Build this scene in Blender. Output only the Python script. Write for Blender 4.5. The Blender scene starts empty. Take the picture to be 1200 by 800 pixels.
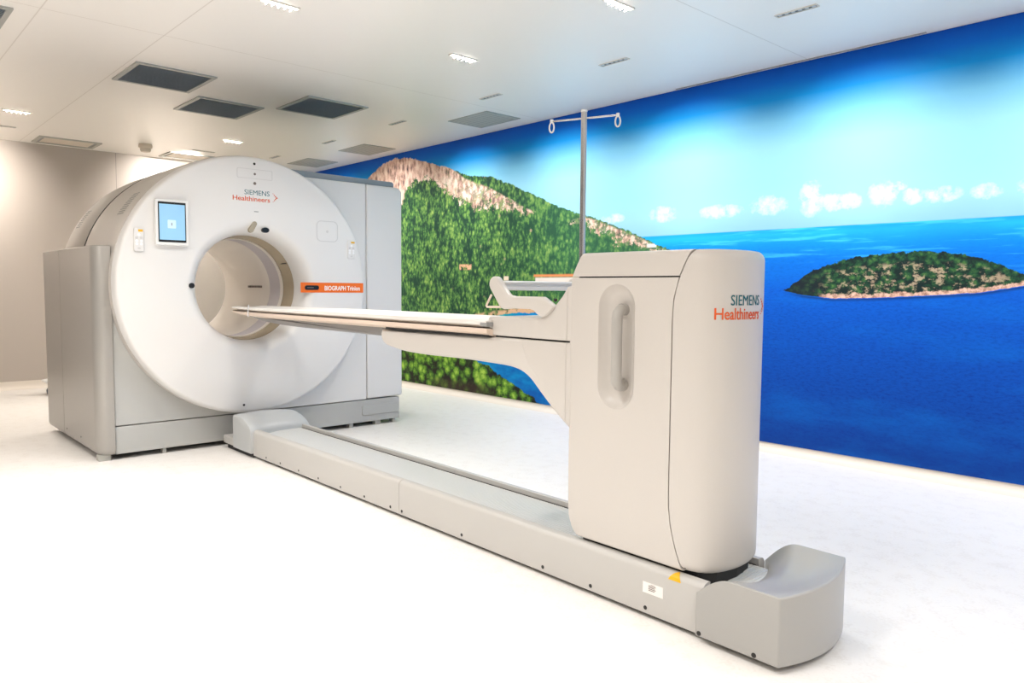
import bpy, bmesh, math, random
from mathutils import Vector, Matrix
SC = bpy.context.scene
C = SC.collection
random.seed(4)
PI = math.pi

# ------------------------------------------------------------------ camera
def setup_camera():
    yaw, pitch, roll, f = 0.828875867, -0.0704430205, 0.00799309249, 877.156914
    fw = Vector((-math.sin(yaw)*math.cos(pitch), math.cos(yaw)*math.cos(pitch), math.sin(pitch)))
    r = Vector((math.cos(yaw), math.sin(yaw), 0)); u = r.cross(fw)
    r2 = math.cos(roll)*r + math.sin(roll)*u
    u2 = -math.sin(roll)*r + math.cos(roll)*u
    cd = bpy.data.cameras.new('camera'); cam = bpy.data.objects.new('camera', cd); C.objects.link(cam)
    m = Matrix((r2, u2, -fw)).transposed().to_4x4(); m.translation = Vector((0, 0, 1.08))
    cam.matrix_world = m
    cd.sensor_width = 36; cd.lens = f/1200*36; cd.clip_start = .02
    SC.camera = cam
setup_camera()
w = bpy.data.worlds.new('world'); SC.world = w; w.use_nodes = True
w.node_tree.nodes['Background'].inputs[0].default_value = (.8, .85, .9, 1)
w.node_tree.nodes['Background'].inputs[1].default_value = 0.3
vs = SC.view_settings
vs.view_transform = 'Standard'; vs.look = 'None'; vs.gamma = 1; vs.use_curve_mapping = False
vs.exposure = 0.22

CEIL = 2.535
WARM = (1.0, .935, .87); NEUT = (1.0, .978, .955); COOL = (.97, .99, 1.0)
def area_lamp(name, loc, rot, sx, sy, power, col, spread=PI):
    l = bpy.data.lights.new(name, 'AREA'); l.shape = 'RECTANGLE'; l.size = sx; l.size_y = sy
    l.energy = power; l.color = col; l.spread = spread
    o = bpy.data.objects.new(name, l); C.objects.link(o); o.location = loc; o.rotation_euler = rot
    return o
P_DOWN = 12; P_WASH = 7; P_FILL = 28
# unseen fill lamps, added under the ceiling out of view to brighten the room
for x, y, k in ((-3.7, -1.3, .95), (-3.7, .3, .9), (-1.6, -1.3, .8), (-1.6, .3, .75), (.6, -1.3, .8), (.6, .3, .75), (1.6, 2.9, .5), (.2, 3.3, .42), (-7.8, -.9, .2)):
        area_lamp('added_fill_lamp', (x, y, CEIL-.012), (0, 0, 0), .55, .55, P_FILL*k, NEUT, math.radians(125))

# ------------------------------------------------------------------ materials
def s2l(c):
    return tuple((v/12.92 if v <= .04045 else ((v+.055)/1.055)**2.4) for v in c)
def rgb(r, g, b):
    return s2l((r/255, g/255, b/255)) + (1,)
def mat(name, col, rough=.5, metal=0, spec=.5, emis=None, es=0, bump=0, bscale=200, coat=0):
    m = bpy.data.materials.new(name); m.use_nodes = True
    nt = m.node_tree; b = nt.nodes['Principled BSDF']
    b.inputs['Base Color'].default_value = col; b.inputs['Roughness'].default_value = rough
    b.inputs['Metallic'].default_value = metal; b.inputs['Specular IOR Level'].default_value = spec
    b.inputs['Coat Weight'].default_value = coat
    if emis: b.inputs['Emission Color'].default_value = emis; b.inputs['Emission Strength'].default_value = es
    tc = nt.nodes.new('ShaderNodeTexCoord'); n = nt.nodes.new('ShaderNodeTexNoise')
    n.inputs['Scale'].default_value = bscale; nt.links.new(tc.outputs['Object'], n.inputs['Vector'])
    if bump:
        bp = nt.nodes.new('ShaderNodeBump'); bp.inputs['Strength'].default_value = bump; bp.inputs['Distance'].default_value = .001
        nt.links.new(n.outputs['Fac'], bp.inputs['Height']); nt.links.new(bp.outputs['Normal'], b.inputs['Normal'])
    # very slight tonal variation
    mx = nt.nodes.new('ShaderNodeMix'); mx.data_type = 'RGBA'; mx.blend_type = 'MULTIPLY'
    mx.inputs[0].default_value = .03; mx.inputs[6].default_value = col
    nt.links.new(n.outputs['Fac'], mx.inputs[7]); nt.links.new(mx.outputs[2], b.inputs['Base Color'])
    return m

M = {}
M['white'] = mat('white_lacquer', rgb(231, 229, 226), .32, bump=.02, bscale=300)
M['cream'] = mat('cream_lacquer', rgb(208, 202, 195), .38, bump=.03, bscale=300)
M['grey'] = mat('light_grey_lacquer', rgb(186, 186, 182), .38, bump=.03, bscale=300)
M['rail'] = mat('pale_grey_lacquer', rgb(194, 191, 186), .4, bump=.03, bscale=300)
M['silver'] = mat('silver_lacquer', rgb(170, 166, 160), .34, metal=.25)
M['trimgrey'] = mat('blue_grey_trim', rgb(150, 158, 164), .45)
M['capgrey'] = mat('blue_grey_cap', rgb(172, 170, 166), .36, bump=.05, bscale=500)
M['lav'] = mat('lavender_ring', rgb(206, 200, 204), .45)
M['tunnel'] = mat('beige_bore', rgb(244, 238, 230), .45)
M['bronze'] = mat('bronze_window', rgb(176, 162, 138), .25, metal=.2)
M['dark'] = mat('dark_gap', rgb(38, 38, 38), .6)
M['black'] = mat('black_plastic', rgb(20, 20, 22), .3)
M['screw'] = mat('dark_screw', rgb(30, 28, 26), .5)
M['orange'] = mat('orange_stripe', rgb(240, 112, 22), .45)
M['textblue'] = mat('petrol_print', rgb(20, 100, 110), .5)
M['textorange'] = mat('orange_print', rgb(224, 92, 30), .5)
M['textwhite'] = mat('white_print', rgb(250, 245, 240), .5)
M['handle'] = mat('grey_handle', rgb(178, 174, 168), .35)
M['steel'] = mat('brushed_steel', rgb(205, 205, 205), .22, metal=.85)
M['alu'] = mat('aluminium', rgb(225, 226, 230), .3, metal=.6)
M['plastic'] = mat('white_plastic', rgb(238, 238, 236), .35)
M['button'] = mat('pale_button', rgb(250, 250, 250), .3)
M['yellow'] = mat('yellow_label', rgb(235, 180, 20), .5)
M['sticker'] = mat('white_sticker', rgb(245, 240, 235), .5)
M['print'] = mat('grey_print', rgb(120, 110, 105), .6)
M['ventslat'] = mat('grille_slat', rgb(190, 198, 205), .35)
M['ventback'] = mat('grille_duct', rgb(96, 106, 112), .7)
M['ventframe'] = mat('grille_frame', rgb(170, 172, 168), .4, metal=.3)
M['diff'] = mat('diffuser_grey', rgb(178, 176, 168), .5)
M['cream2'] = mat('detector_cream', rgb(214, 202, 186), .5)
M['mattress'] = mat('white_table_cover', rgb(236, 232, 226), .35)
M['beige'] = mat('beige_pallet', rgb(226, 206, 188), .45)
M['under'] = mat('grey_underside', rgb(150, 148, 146), .5)
M['bellows'] = mat('ribbed_cover', rgb(206, 206, 203), .3)
M['start'] = mat('start_cap_grey', rgb(190, 192, 192), .35)
M['emboss'] = mat('pale_emboss', rgb(214, 212, 209), .4)
M['navy'] = mat('navy_plastic', rgb(30, 52, 80), .4)
M['skirt'] = mat('coved_skirting', rgb(232, 222, 210), .4)
M['lens'] = mat('lamp_lens', rgb(255, 250, 240), .3, emis=(1, .95, .85, 1), es=6)
M['fin'] = mat('lamp_louvre', rgb(225, 220, 210), .4)
M['seam'] = mat('seam_grey', rgb(150, 150, 148), .6)

# ------------------------------------------------------------------ helpers
def newobj(name, bm, m, parent=None, smooth=True, angle=35, bevel=0, segs=2):
    me = bpy.data.meshes.new(name)
    bmesh.ops.recalc_face_normals(bm, faces=bm.faces[:])
    bm.to_mesh(me); bm.free()
    me.materials.append(m)
    if smooth:
        for p in me.polygons: p.use_smooth = True
        me.set_sharp_from_angle(angle=math.radians(angle))
    o = bpy.data.objects.new(name, me); C.objects.link(o)
    if parent is not None:                  # meshes are modelled in room coordinates
        o.parent = parent
        if parent.type == 'EMPTY': o.matrix_parent_inverse = Matrix.Translation(-parent.location)
    if bevel:
        b = o.modifiers.new('bevel', 'BEVEL'); b.width = bevel; b.segments = segs; b.limit_method = 'ANGLE'; b.angle_limit = math.radians(40)
        b.harden_normals = False
    return o
def thing(name, loc, label, cat, group=None):
    o = bpy.data.objects.new(name, None); C.objects.link(o); o.location = loc; o.empty_display_size = .1
    o['label'] = label; o['category'] = cat
    if group: o['group'] = group
    return o
def tag(o, label, cat, group=None):
    o['label'] = label; o['category'] = cat
    if group: o['group'] = group
    return o
def part(name, bm, m, parent, **k): return newobj(name, bm, m, parent, **k)

def add_box(bm, x0, x1, y0, y1, z0, z1):
    vs_ = [bm.verts.new((x, y, z)) for x in (x0, x1) for y in (y0, y1) for z in (z0, z1)]
    for f in ((0, 1, 3, 2), (4, 6, 7, 5), (0, 4, 5, 1), (2, 3, 7, 6), (0, 2, 6, 4), (1, 5, 7, 3)):
        bm.faces.new([vs_[i] for i in f])
    return bm
def box(*a): return add_box(bmesh.new(), *a)
def add_loft(bm, rings, cap0=True, cap1=True, closed=True):
    R = [[bm.verts.new(p) for p in r] for r in rings]
    n = len(R[0])
    for a, b in zip(R[:-1], R[1:]):
        for i in range(n if closed else n-1):
            j = (i+1) % n
            try: bm.faces.new((a[i], a[j], b[j], b[i]))
            except ValueError: pass
    if cap0: bm.faces.new(R[0][::-1])
    if cap1: bm.faces.new(R[-1])
    return bm
def loft(rings, **k): return add_loft(bmesh.new(), rings, **k)
def add_lathe(bm, prof, cy, cz, n=96, a0=0, a1=2*PI, closed_prof=False):
    """prof: list of (x, r) about the X axis through (cy,cz); angle 0 towards -Y, rising to +Z"""
    full = abs(a1-a0-2*PI) < 1e-6
    cnt = n if full else n+1
    R = []
    for i in range(cnt):
        a = a0+(a1-a0)*i/n
        R.append([bm.verts.new((x, cy-r*math.cos(a), cz+r*math.sin(a))) for x, r in prof])
    m = len(prof)
    for i in range(n):
        a = R[i]; b = R[(i+1) % cnt]
        for j in range(m if closed_prof else m-1):
            k = (j+1) % m
            bm.faces.new((a[j], a[k], b[k], b[j]))
    if closed_prof and not full:
        bm.faces.new(R[0]); bm.faces.new(R[-1][::-1])
    return bm
def lathe(*a, **k): return add_lathe(bmesh.new(), *a, **k)
def prism_xz(poly, y0, y1):
    return loft([[(x, y0, z) for x, z in poly], [(x, y1, z) for x, z in poly]])
def add_tube(bm, pts, r, n=12, cap=True):
    pts = [Vector(p) for p in pts]; rings = []
    t0 = (pts[1]-pts[0]).normalized()
    up = Vector((0, 0, 1)) if abs(t0.z) < .9 else Vector((1, 0, 0))
    nrm = t0.cross(up).normalized()
    for i, p in enumerate(pts):
        if i == 0: t = t0
        elif i == len(pts)-1: t = (pts[i]-pts[i-1]).normalized()
        else: t = ((pts[i+1]-pts[i]).normalized()+(pts[i]-pts[i-1]).normalized()).normalized()
        nrm = (nrm-t*nrm.dot(t)).normalized(); bn = t.cross(nrm)
        rr = r[i] if isinstance(r, (list, tuple)) else r
        rings.append([p+(nrm*math.cos(2*PI*k/n)+bn*math.sin(2*PI*k/n))*rr for k in range(n)])
    return add_loft(bm, rings, cap, cap)
def tube(pts, r, n=12): return add_tube(bmesh.new(), pts, r, n)
def arc(cx, cy, r, a0, a1, n):
    return [(cx+r*math.cos(math.radians(a0+(a1-a0)*i/n)), cy+r*math.sin(math.radians(a0+(a1-a0)*i/n))) for i in range(n+1)]
def rrect(x0, x1, y0, y1, r, n=5):
    return arc(x1-r, y1-r, r, 0, 90, n)+arc(x0+r, y1-r, r, 90, 180, n)+arc(x0+r, y0+r, r, 180, 270, n)+arc(x1-r, y0+r, r, 270, 360, n)
def prism_yz(poly, x0, x1): return loft([[(x0, y, z) for y, z in poly], [(x1, y, z) for y, z in poly]])
def prism_xy(poly, z0, z1): return loft([[(x, y, z0) for x, y in poly], [(x, y, z1) for x, y in poly]])
def disc_yz(x0, x1, y, z, ry, rz=None, n=20):
    rz = rz or ry
    return prism_yz([(y+ry*math.cos(2*PI*i/n), z+rz*math.sin(2*PI*i/n)) for i in range(n)], x0, x1)
def frame_yz(outer, inner, x0, x1):
    bm = bmesh.new(); n = len(outer)
    R = [[bm.verts.new((x, p[0], p[1])) for p in poly] for x, poly in ((x0, outer), (x1, outer), (x1, inner), (x0, inner))]
    for k in range(4):
        a, b = R[k], R[(k+1) % 4]
        for i in range(n):
            j = (i+1) % n; bm.faces.new((a[i], a[j], b[j], b[i]))
    return bm
def text_mesh(s, size, bold=0, ext=.0004, spacing=1.0):
    cu = bpy.data.curves.new('lettering', 'FONT'); cu.body = s; cu.size = size; cu.offset = bold; cu.extrude = ext
    cu.space_character = spacing; cu.resolution_u = 3
    o = bpy.data.objects.new('lettering', cu); C.objects.link(o)
    bpy.context.view_layer.update()
    me = bpy.data.meshes.new_from_object(o.evaluated_get(bpy.context.evaluated_depsgraph_get()))
    bpy.data.objects.remove(o)
    bm = bmesh.new(); bm.from_mesh(me); bpy.data.meshes.remove(me)
    return bm
def fit_text(s, place, x0, x1, y0, y1, bold=0, ext=.0004):
    """text scaled to the rectangle x0..x1, y0..y1 (2D) and mapped by place(u, v, w)"""
    bm = text_mesh(s, .1, bold*.25, ext)
    xs = [v.co.x for v in bm.verts]; ys = [v.co.y for v in bm.verts]
    ax, bx, ay, by = min(xs), max(xs), min(ys), max(ys)
    if any(len(f.verts) > 4 for f in bm.faces): bmesh.ops.triangulate(bm, faces=bm.faces[:])
    for v in bm.verts:
        u = x0+(v.co.x-ax)/(bx-ax)*(x1-x0); t = y0+(v.co.y-ay)/(by-ay)*(y1-y0)
        v.co = Vector(place(u, t, v.co.z))
    return bm

# ================================================================== SETTING
def struct(o): o['kind'] = 'structure'; return o
X0, X1, Y0, Y1 = -9.12, 2.4, -2.4, 4.65

# floor: near-white vinyl with a fine fleck
def floor_mat():
    m = mat('white_vinyl', rgb(240, 236, 230), .42, bump=.02, bscale=60)
    nt = m.node_tree; b = nt.nodes['Principled BSDF']
    tc = nt.nodes.new('ShaderNodeTexCoord'); v = nt.nodes.new('ShaderNodeTexNoise'); v.inputs['Scale'].default_value = 90; v.inputs['Detail'].default_value = 4
    n2 = nt.nodes.new('ShaderNodeTexNoise'); n2.inputs['Scale'].default_value = 14; n2.inputs['Detail'].default_value = 6
    nt.links.new(tc.outputs['Object'], v.inputs['Vector']); nt.links.new(tc.outputs['Object'], n2.inputs['Vector'])
    a = nt.nodes.new('ShaderNodeMath'); a.operation = 'ADD'
    nt.links.new(v.outputs['Fac'], a.inputs[0]); nt.links.new(n2.outputs['Fac'], a.inputs[1])
    r = nt.nodes.new('ShaderNodeValToRGB'); r.color_ramp.elements[0].position = .78; r.color_ramp.elements[1].position = 1.12
    r.color_ramp.elements[0].color = rgb(236, 231, 225); r.color_ramp.elements[1].color = rgb(243, 239, 234)
    nt.links.new(a.outputs[0], r.inputs[0]); nt.links.new(r.outputs[0], b.inputs['Base Color'])
    return m
struct(newobj('floor', box(X0-.1, X1+.1, Y0-.1, Y1+.1, -.1, 0), floor_mat(), smooth=False))

# ceiling: satin panels with thin joints
def line_mask(nt, coord, positions, width):
    """1 inside a thin line at any of the positions"""
    out = None
    for p in positions:
        s = nt.nodes.new('ShaderNodeMath'); s.operation = 'SUBTRACT'; nt.links.new(coord, s.inputs[0]); s.inputs[1].default_value = p
        a = nt.nodes.new('ShaderNodeMath'); a.operation = 'ABSOLUTE'; nt.links.new(s.outputs[0], a.inputs[0])
        l = nt.nodes.new('ShaderNodeMath'); l.operation = 'LESS_THAN'; nt.links.new(a.outputs[0], l.inputs[0]); l.inputs[1].default_value = width/2
        if out is None: out = l.outputs[0]
        else:
            mx = nt.nodes.new('ShaderNodeMath'); mx.operation = 'MAXIMUM'; nt.links.new(out, mx.inputs[0]); nt.links.new(l.outputs[0], mx.inputs[1]); out = mx.outputs[0]
    return out
def jointed_mat(name, col, jcol, rough, axes, width):
    m = mat(name, col, rough)
    nt = m.node_tree; b = nt.nodes['Principled BSDF']
    tc = nt.nodes.new('ShaderNodeTexCoord'); sp = nt.nodes.new('ShaderNodeSeparateXYZ'); nt.links.new(tc.outputs['Object'], sp.inputs[0])
    mk = None
    for ax, pos in axes:
        k = line_mask(nt, sp.outputs[ax], pos, width)
        if mk is None: mk = k
        else:
            mx = nt.nodes.new('ShaderNodeMath'); mx.operation = 'MAXIMUM'; nt.links.new(mk, mx.inputs[0]); nt.links.new(k, mx.inputs[1]); mk = mx.outputs[0]
    mx = nt.nodes.new('ShaderNodeMix'); mx.data_type = 'RGBA'; mx.inputs[6].default_value = col; mx.inputs[7].default_value = jcol
    nt.links.new(mk, mx.inputs[0]); nt.links.new(mx.outputs[2], b.inputs['Base Color'])
    return m
ceil_mat = jointed_mat('satin_ceiling_panel', rgb(244, 239, 232), rgb(222, 215, 206), .34,
                       [(0, [-4.68, -2.31, .06]), (1, [.9, 1.52])], .007)
struct(newobj('ceiling', box(X0-.1, X1+.1, Y0-.1, Y1+.1, CEIL, CEIL+.1), ceil_mat, smooth=False))
back_mat = jointed_mat('taupe_wall_panel', rgb(188, 178, 169), rgb(140, 132, 126), .4,
                       [(1, [1.22-2.4, .02, 1.22, 2.42, 3.62])], .006)
struct(newobj('wall_back', box(X0-.1, X0, Y0-.1, Y1+.1, 0, CEIL), back_mat, smooth=False))
plain_wall = mat('white_wall', rgb(225, 220, 214), .6)
struct(newobj('wall_left', box(X0, X1, Y0-.1, Y0, 0, CEIL), mat('grey_wall', rgb(104, 100, 96), .6), smooth=False))  # unseen wall, coloured dark so the silver side covers reflect darker
struct(newobj('wall_front', box(X1, X1+.1, Y0-.1, Y1+.1, 0, CEIL), plain_wall, smooth=False))
struct(newobj('wall_right', box(X0, X1, Y1+.012, Y1+.1, 0, CEIL), plain_wall, smooth=False))
# coved skirtings
def cove(h, d):
    return [(0, 0), (d, 0), (d*.55, h*.10), (d*.25, h*.3), (d*.12, h*.6), (d*.1, h), (0, h)]
bm = loft([[(x, Y1+.012-p, q) for p, q in cove(.062, .06)] for x in (X0, X1)])
struct(newobj('baseboard_right', bm, M['skirt']))
bm = loft([[(X0+p, y, q) for p, q in cove(.085, .05)] for y in (Y0, Y1)])
struct(newobj('baseboard_back', bm, M['skirt']))
# thin shadow channel where the ceiling meets the mural
bm = box(-3.3, -1.62, Y1-.035, Y1-.02, CEIL-.004, CEIL+.001)
struct(newobj('trim_1', bm, M['seam'], smooth=False))

# ------------------------------------------------------------------ the printed mural
def mural_material():
    m = bpy.data.materials.new('printed_seascape'); m.use_nodes = True
    nt = m.node_tree; b = nt.nodes['Principled BSDF']; b.inputs['Roughness'].default_value = .55
    b.inputs['Specular IOR Level'].default_value = .18
    N = nt.nodes.new; L = nt.links.new
    tc = N('ShaderNodeTexCoord'); sp = N('ShaderNodeSeparateXYZ'); L(tc.outputs['Object'], sp.inputs[0])
    X, Z = sp.outputs[0], sp.outputs[2]
    def M_(op, a, b_=None, c=None, clamp=False):
        n = N('ShaderNodeMath'); n.operation = op; n.use_clamp = clamp
        for i, v in enumerate((a, b_, c)):
            if v is None: continue
            if isinstance(v, (int, float)): n.inputs[i].default_value = v
            else: L(v, n.inputs[i])
        return n.outputs[0]
    def ramp(v, stops, interp='LINEAR'):
        n = N('ShaderNodeValToRGB'); cr = n.color_ramp; cr.interpolation = interp
        while len(cr.elements) < len(stops): cr.elements.new(.5)
        for e, (p, c) in zip(cr.elements, stops): e.position = p; e.color = c
        L(v, n.inputs[0]); return n.outputs[0]
    def mix(f, a, b_):
        n = N('ShaderNodeMix'); n.data_type = 'RGBA'
        for i, v in ((0, f), (6, a), (7, b_)):
            if isinstance(v, (int, float)): n.inputs[i].default_value = v
            elif isinstance(v, tuple): n.inputs[i].default_value = v
            else: L(v, n.inputs[i])
        return n.outputs[2]
    def vec(sx, sz, off=0):
        n = N('ShaderNodeCombineXYZ'); L(M_('MULTIPLY', X, sx), n.inputs[0]); L(M_('MULTIPLY', Z, sz), n.inputs[1]); n.inputs[2].default_value = off
        return n.outputs[0]
    def noise(scale, sx=1, sz=1, detail=5, rough=.6, off=0):
        n = N('ShaderNodeTexNoise'); n.inputs['Scale'].default_value = scale; n.inputs['Detail'].default_value = detail; n.inputs['Roughness'].default_value = rough
        L(vec(sx, sz, off), n.inputs['Vector']); return n.outputs['Fac']
    def voro(scale, sx=1, sz=1, off=0, out='Distance'):
        n = N('ShaderNodeTexVoronoi'); n.inputs['Scale'].default_value = scale; L(vec(sx, sz, off), n.inputs['Vector']); return n.outputs[out]
    def curve(pts, x0, x1, z0, z1):
        """height as a function of X through the given points"""
        t = M_('DIVIDE', M_('SUBTRACT', X, x0), x1-x0, clamp=True)
        n = N('ShaderNodeFloatCurve'); c = n.mapping.curves[0]
        P = [((x-x0)/(x1-x0), (z-z0)/(z1-z0)) for x, z in pts]
        c.points[0].location = P[0]; c.points[-1].location = P[-1]
        for p in P[1:-1]: c.points.new(*p)
        for p in c.points: p.handle_type = 'VECTOR'
        n.mapping.update(); L(t, n.inputs['Value'])
        return M_('MULTIPLY_ADD', n.outputs[0], z1-z0, z0)
    def below(z, edge, soft):      # 1 where z < edge
        return M_('DIVIDE', M_('SUBTRACT', edge, z), soft, clamp=True)
    def inside(v, a, b_, soft=.02):
        return M_('MULTIPLY', M_('DIVIDE', M_('SUBTRACT', v, a), soft, clamp=True), M_('DIVIDE', M_('SUBTRACT', b_, v), soft, clamp=True))
    H = 1.487
    # sky
    sky = ramp(M_('DIVIDE', M_('SUBTRACT', Z, H), 1.05), [
        (0, rgb(138, 188, 216)), (.12, rgb(150, 200, 226)), (.3, rgb(146, 204, 228)), (.5, rgb(148, 206, 230)),
        (.66, rgb(122, 196, 232)), (.80, rgb(16, 150, 226)), (.90, rgb(0, 106, 208)), (1, rgb(0, 76, 182))])
    # clouds near the horizon
    cl = None
    for (cx, cz, rx, rz) in ((-3.41, 1.645, .16, .075), (-2.93, 1.63, .22, .06), (-2.56, 1.645, .17, .085), (-2.27, 1.67, .10, .14), (-2.16, 1.63, .17, .07), (-2.02, 1.63, .09, .07),
                             (-1.83, 1.655, .11, .10), (-1.66, 1.63, .09, .06), (-1.52, 1.63, .15, .06), (-1.29, 1.625, .10, .055), (-1.08, 1.64, .09, .06), (-1.73, 1.70, .05, .04), (-.6, 1.65, .3, .09), (.2, 1.64, .3, .08), (1.1, 1.66, .4, .1), (-3.9, 1.64, .15, .05)):
        dx = M_('DIVIDE', M_('SUBTRACT', X, cx), rx); dz = M_('DIVIDE', M_('SUBTRACT', Z, cz), rz)
        e = M_('SUBTRACT', 1.0, M_('ADD', M_('MULTIPLY', dx, dx), M_('MULTIPLY', dz, dz)), clamp=True)
        cl = e if cl is None else M_('MAXIMUM', cl, e)
    cn = noise(13, 1, 1.0, 7, .7)
    cm = M_('MULTIPLY', M_('SUBTRACT', M_('MULTIPLY', M_('POWER', cl, .6), M_('MULTIPLY_ADD', cn, 2.4, -.55)), .30), 2.2, clamp=True)
    col = mix(M_('MULTIPLY', cm, .62), sky, rgb(236, 234, 240))
    # sea
    t = M_('DIVIDE', M_('SUBTRACT', H, Z), 1.43, clamp=True)
    sea = ramp(t, [(0, rgb(24, 150, 205)), (.025, rgb(30, 170, 222)), (.07, rgb(10, 140, 220)), (.14, rgb(0, 112, 214)), (.28, rgb(0, 90, 200)), (.55, rgb(0, 78, 180)), (1, rgb(0, 60, 145))])
    st = noise(3.2, .6, 9, 4, .6, 2)
    stm = M_('MULTIPLY', M_('MULTIPLY', M_('SUBTRACT', st, .53), 9, clamp=True), M_('SUBTRACT', 1, M_('MULTIPLY', t, 3.6), clamp=True))
    sea = mix(M_('MULTIPLY', stm, .9), sea, rgb(70, 200, 238))
    rip = noise(30, 1, 2.8, 6, .75, 5)
    ripm = M_('MULTIPLY', M_('SUBTRACT', rip, .46), 5.0)
    big = noise(1.6, .7, 2.4, 4, .6, 9)
    sea = mix(M_('MULTIPLY', M_('MULTIPLY', ripm, 1, clamp=True), M_('MULTIPLY', t, 1.3, clamp=True)), sea, rgb(0, 52, 138))
    sea = mix(M_('MULTIPLY', M_('MULTIPLY', M_('SUBTRACT', big, .5), 4, clamp=True), .35), sea, rgb(0, 118, 218))
    # the bay close to the slope is turquoise
    bay = M_('MULTIPLY', inside(X, -7.5, -4.2, .6), below(Z, .95, .04))
    bayc = mix(M_('MULTIPLY', M_('SUBTRACT', noise(2.0, 1, 2, 4, .6, 3), .42), 6, clamp=True), rgb(0, 140, 205), rgb(0, 92, 175))
    teal = M_('MULTIPLY', M_('DIVIDE', M_('SUBTRACT', -4.95, X), .3, clamp=True), below(.78, Z, .04))
    bayc = mix(teal, bayc, rgb(10, 165, 165))
    sea = mix(bay, sea, bayc)
    seam = below(Z, H, .004)
    col = mix(seam, col, sea)
    # wooded slope with rock crest
    rg = noise(14, 1, 1, 6, .7, 1)
    ridge = curve([(-9.2, 1.7), (-8.4, 2.0), (-7.9, 2.18), (-7.527, 2.336), (-7.382, 2.398), (-7.206, 2.46), (-7.0, 2.49), (-6.71, 2.46), (-6.403, 2.378), (-6.112, 2.31), (-5.77, 2.189), (-5.387, 2.125), (-5.09, 2.026),
                   (-4.81, 1.917), (-4.545, 1.80), (-4.247, 1.707), (-4.059, 1.653), (-3.792, 1.556), (-3.581, 1.474), (-3.42, 1.403), (-3.25, 1.34), (-3.0, 1.25)], -9.2, -3.0, 0, 2.6)
    ridge_j = M_('ADD', ridge, M_('MULTIPLY', M_('SUBTRACT', rg, .5), .09))
    foot = curve([(-9.2, .2), (-6.846, .55), (-5.9, .74), (-5.501, .80), (-5.076, .85), (-4.583, .88), (-4.048, .98), (-3.4, 1.22), (-3.0, 1.3)], -9.2, -3.0, 0, 2.6)
    foot_j = M_('ADD', foot, M_('MULTIPLY', M_('SUBTRACT', noise(9, 1, 1, 4, .6, 8), .5), .06))
    slope_m = M_('MULTIPLY', M_('MULTIPLY', below(Z, ridge_j, .006), below(foot_j, Z, .006)), M_('LESS_THAN', X, -3.02))
    depth = M_('SUBTRACT', ridge, Z)
    tw = noise(4, 1.3, 1, 5, .75, 4); tv = voro(22, 1.15, .78, 7); tf = noise(52, 1.3, 1, 4, .7, 6)
    tv2 = voro(38, 1.2, .7, 3)
    tl = M_('ADD', M_('MULTIPLY', tv, -.62), M_('ADD', M_('MULTIPLY', tf, .75), M_('MULTIPLY', M_('SUBTRACT', tw, .38), 1.5)))
    tl = M_('ADD', tl, M_('MULTIPLY', M_('SUBTRACT', .35, tv2), .45))
    green = ramp(M_('ADD', tl, .16), [(.05, rgb(30, 62, 48)), (.24, rgb(50, 88, 56)), (.42, rgb(84, 128, 66)), (.62, rgb(122, 158, 78)), (.9, rgb(178, 200, 112))])
    # the far right of the slope is cooler and darker
    cool = M_('DIVIDE', M_('SUBTRACT', X, -5.4), 1.3, clamp=True)
    green = mix(M_('MULTIPLY', cool, .45), green, rgb(58, 112, 78))
    rockc = ramp(M_('ADD', M_('MULTIPLY', noise(11, 1.5, .8, 8, .8, 3), .85), M_('MULTIPLY', voro(15, 1.5, .7, 2), .3)),
                 [(.36, rgb(86, 74, 78)), (.47, rgb(160, 126, 116)), (.56, rgb(218, 178, 158)), (.70, rgb(246, 222, 206))])
    rdep = curve([(-9.2, .5), (-7.6, .5), (-7.2, .50), (-6.9, .60), (-6.75, .30), (-6.4, .18), (-6.0, .26), (-5.6, .32), (-5.2, .26), (-4.9, .20), (-4.6, .06), (-4.2, .10), (-3.8, .14), (-3.5, .06), (-3.0, .0)], -9.2, -3.0, 0, 2.6)
    rn = noise(9, 1, 1, 6, .75, 12)
    rm = M_('MULTIPLY', below(depth, M_('ADD', rdep, M_('MULTIPLY', M_('SUBTRACT', rn, .5), .55)), .03), 1)
    # trees over the crest right of the cliff
    crest = M_('MULTIPLY', below(depth, curve([(-9.2, 0), (-6.0, .0), (-5.8, .05), (-5.3, .13), (-4.9, .17), (-4.4, .12), (-4.2, .03), (-3.0, .02)], -9.2, -3.0, 0, 2.6), .02), 1)
    scr = M_('MULTIPLY', M_('SUBTRACT', noise(15, 1, 1, 5, .7, 15), .47), 14, clamp=True)
    scr = M_('MULTIPLY', scr, M_('DIVIDE', M_('SUBTRACT', X, -6.3), .9, clamp=True))
    rm = M_('MULTIPLY', M_('MULTIPLY', rm, M_('SUBTRACT', 1, crest)), M_('SUBTRACT', 1, M_('MULTIPLY', scr, .8)))
    hill = mix(rm, green, rockc)
    # sparse pale stones and clearings on the slope
    sv = voro(5, 1, 1, 22)
    hill = mix(M_('MULTIPLY', below(sv, .09, .03), M_('DIVIDE', M_('SUBTRACT', X, -6.2), 2.4, clamp=True)), hill, rgb(206, 178, 146))
    # houses and beach
    def rect(x0, x1, z0, z1, s=.012): return M_('MULTIPLY', inside(X, x0, x1, s), inside(Z, z0, z1, s))
    hill = mix(M_('MULTIPLY', rect(-5.86, -5.66, 1.255, 1.32), M_('MULTIPLY', M_('SUBTRACT', noise(20, 1, 1, 3, .6, 30), .4), 8, clamp=True)), hill, rgb(232, 176, 140))
    hill = mix(rect(-4.78, -4.0, 1.12, 1.185), hill, rgb(228, 214, 204))
    hill = mix(rect(-4.80, -4.0, 1.18, 1.212), hill, rgb(226, 140, 90))
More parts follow.
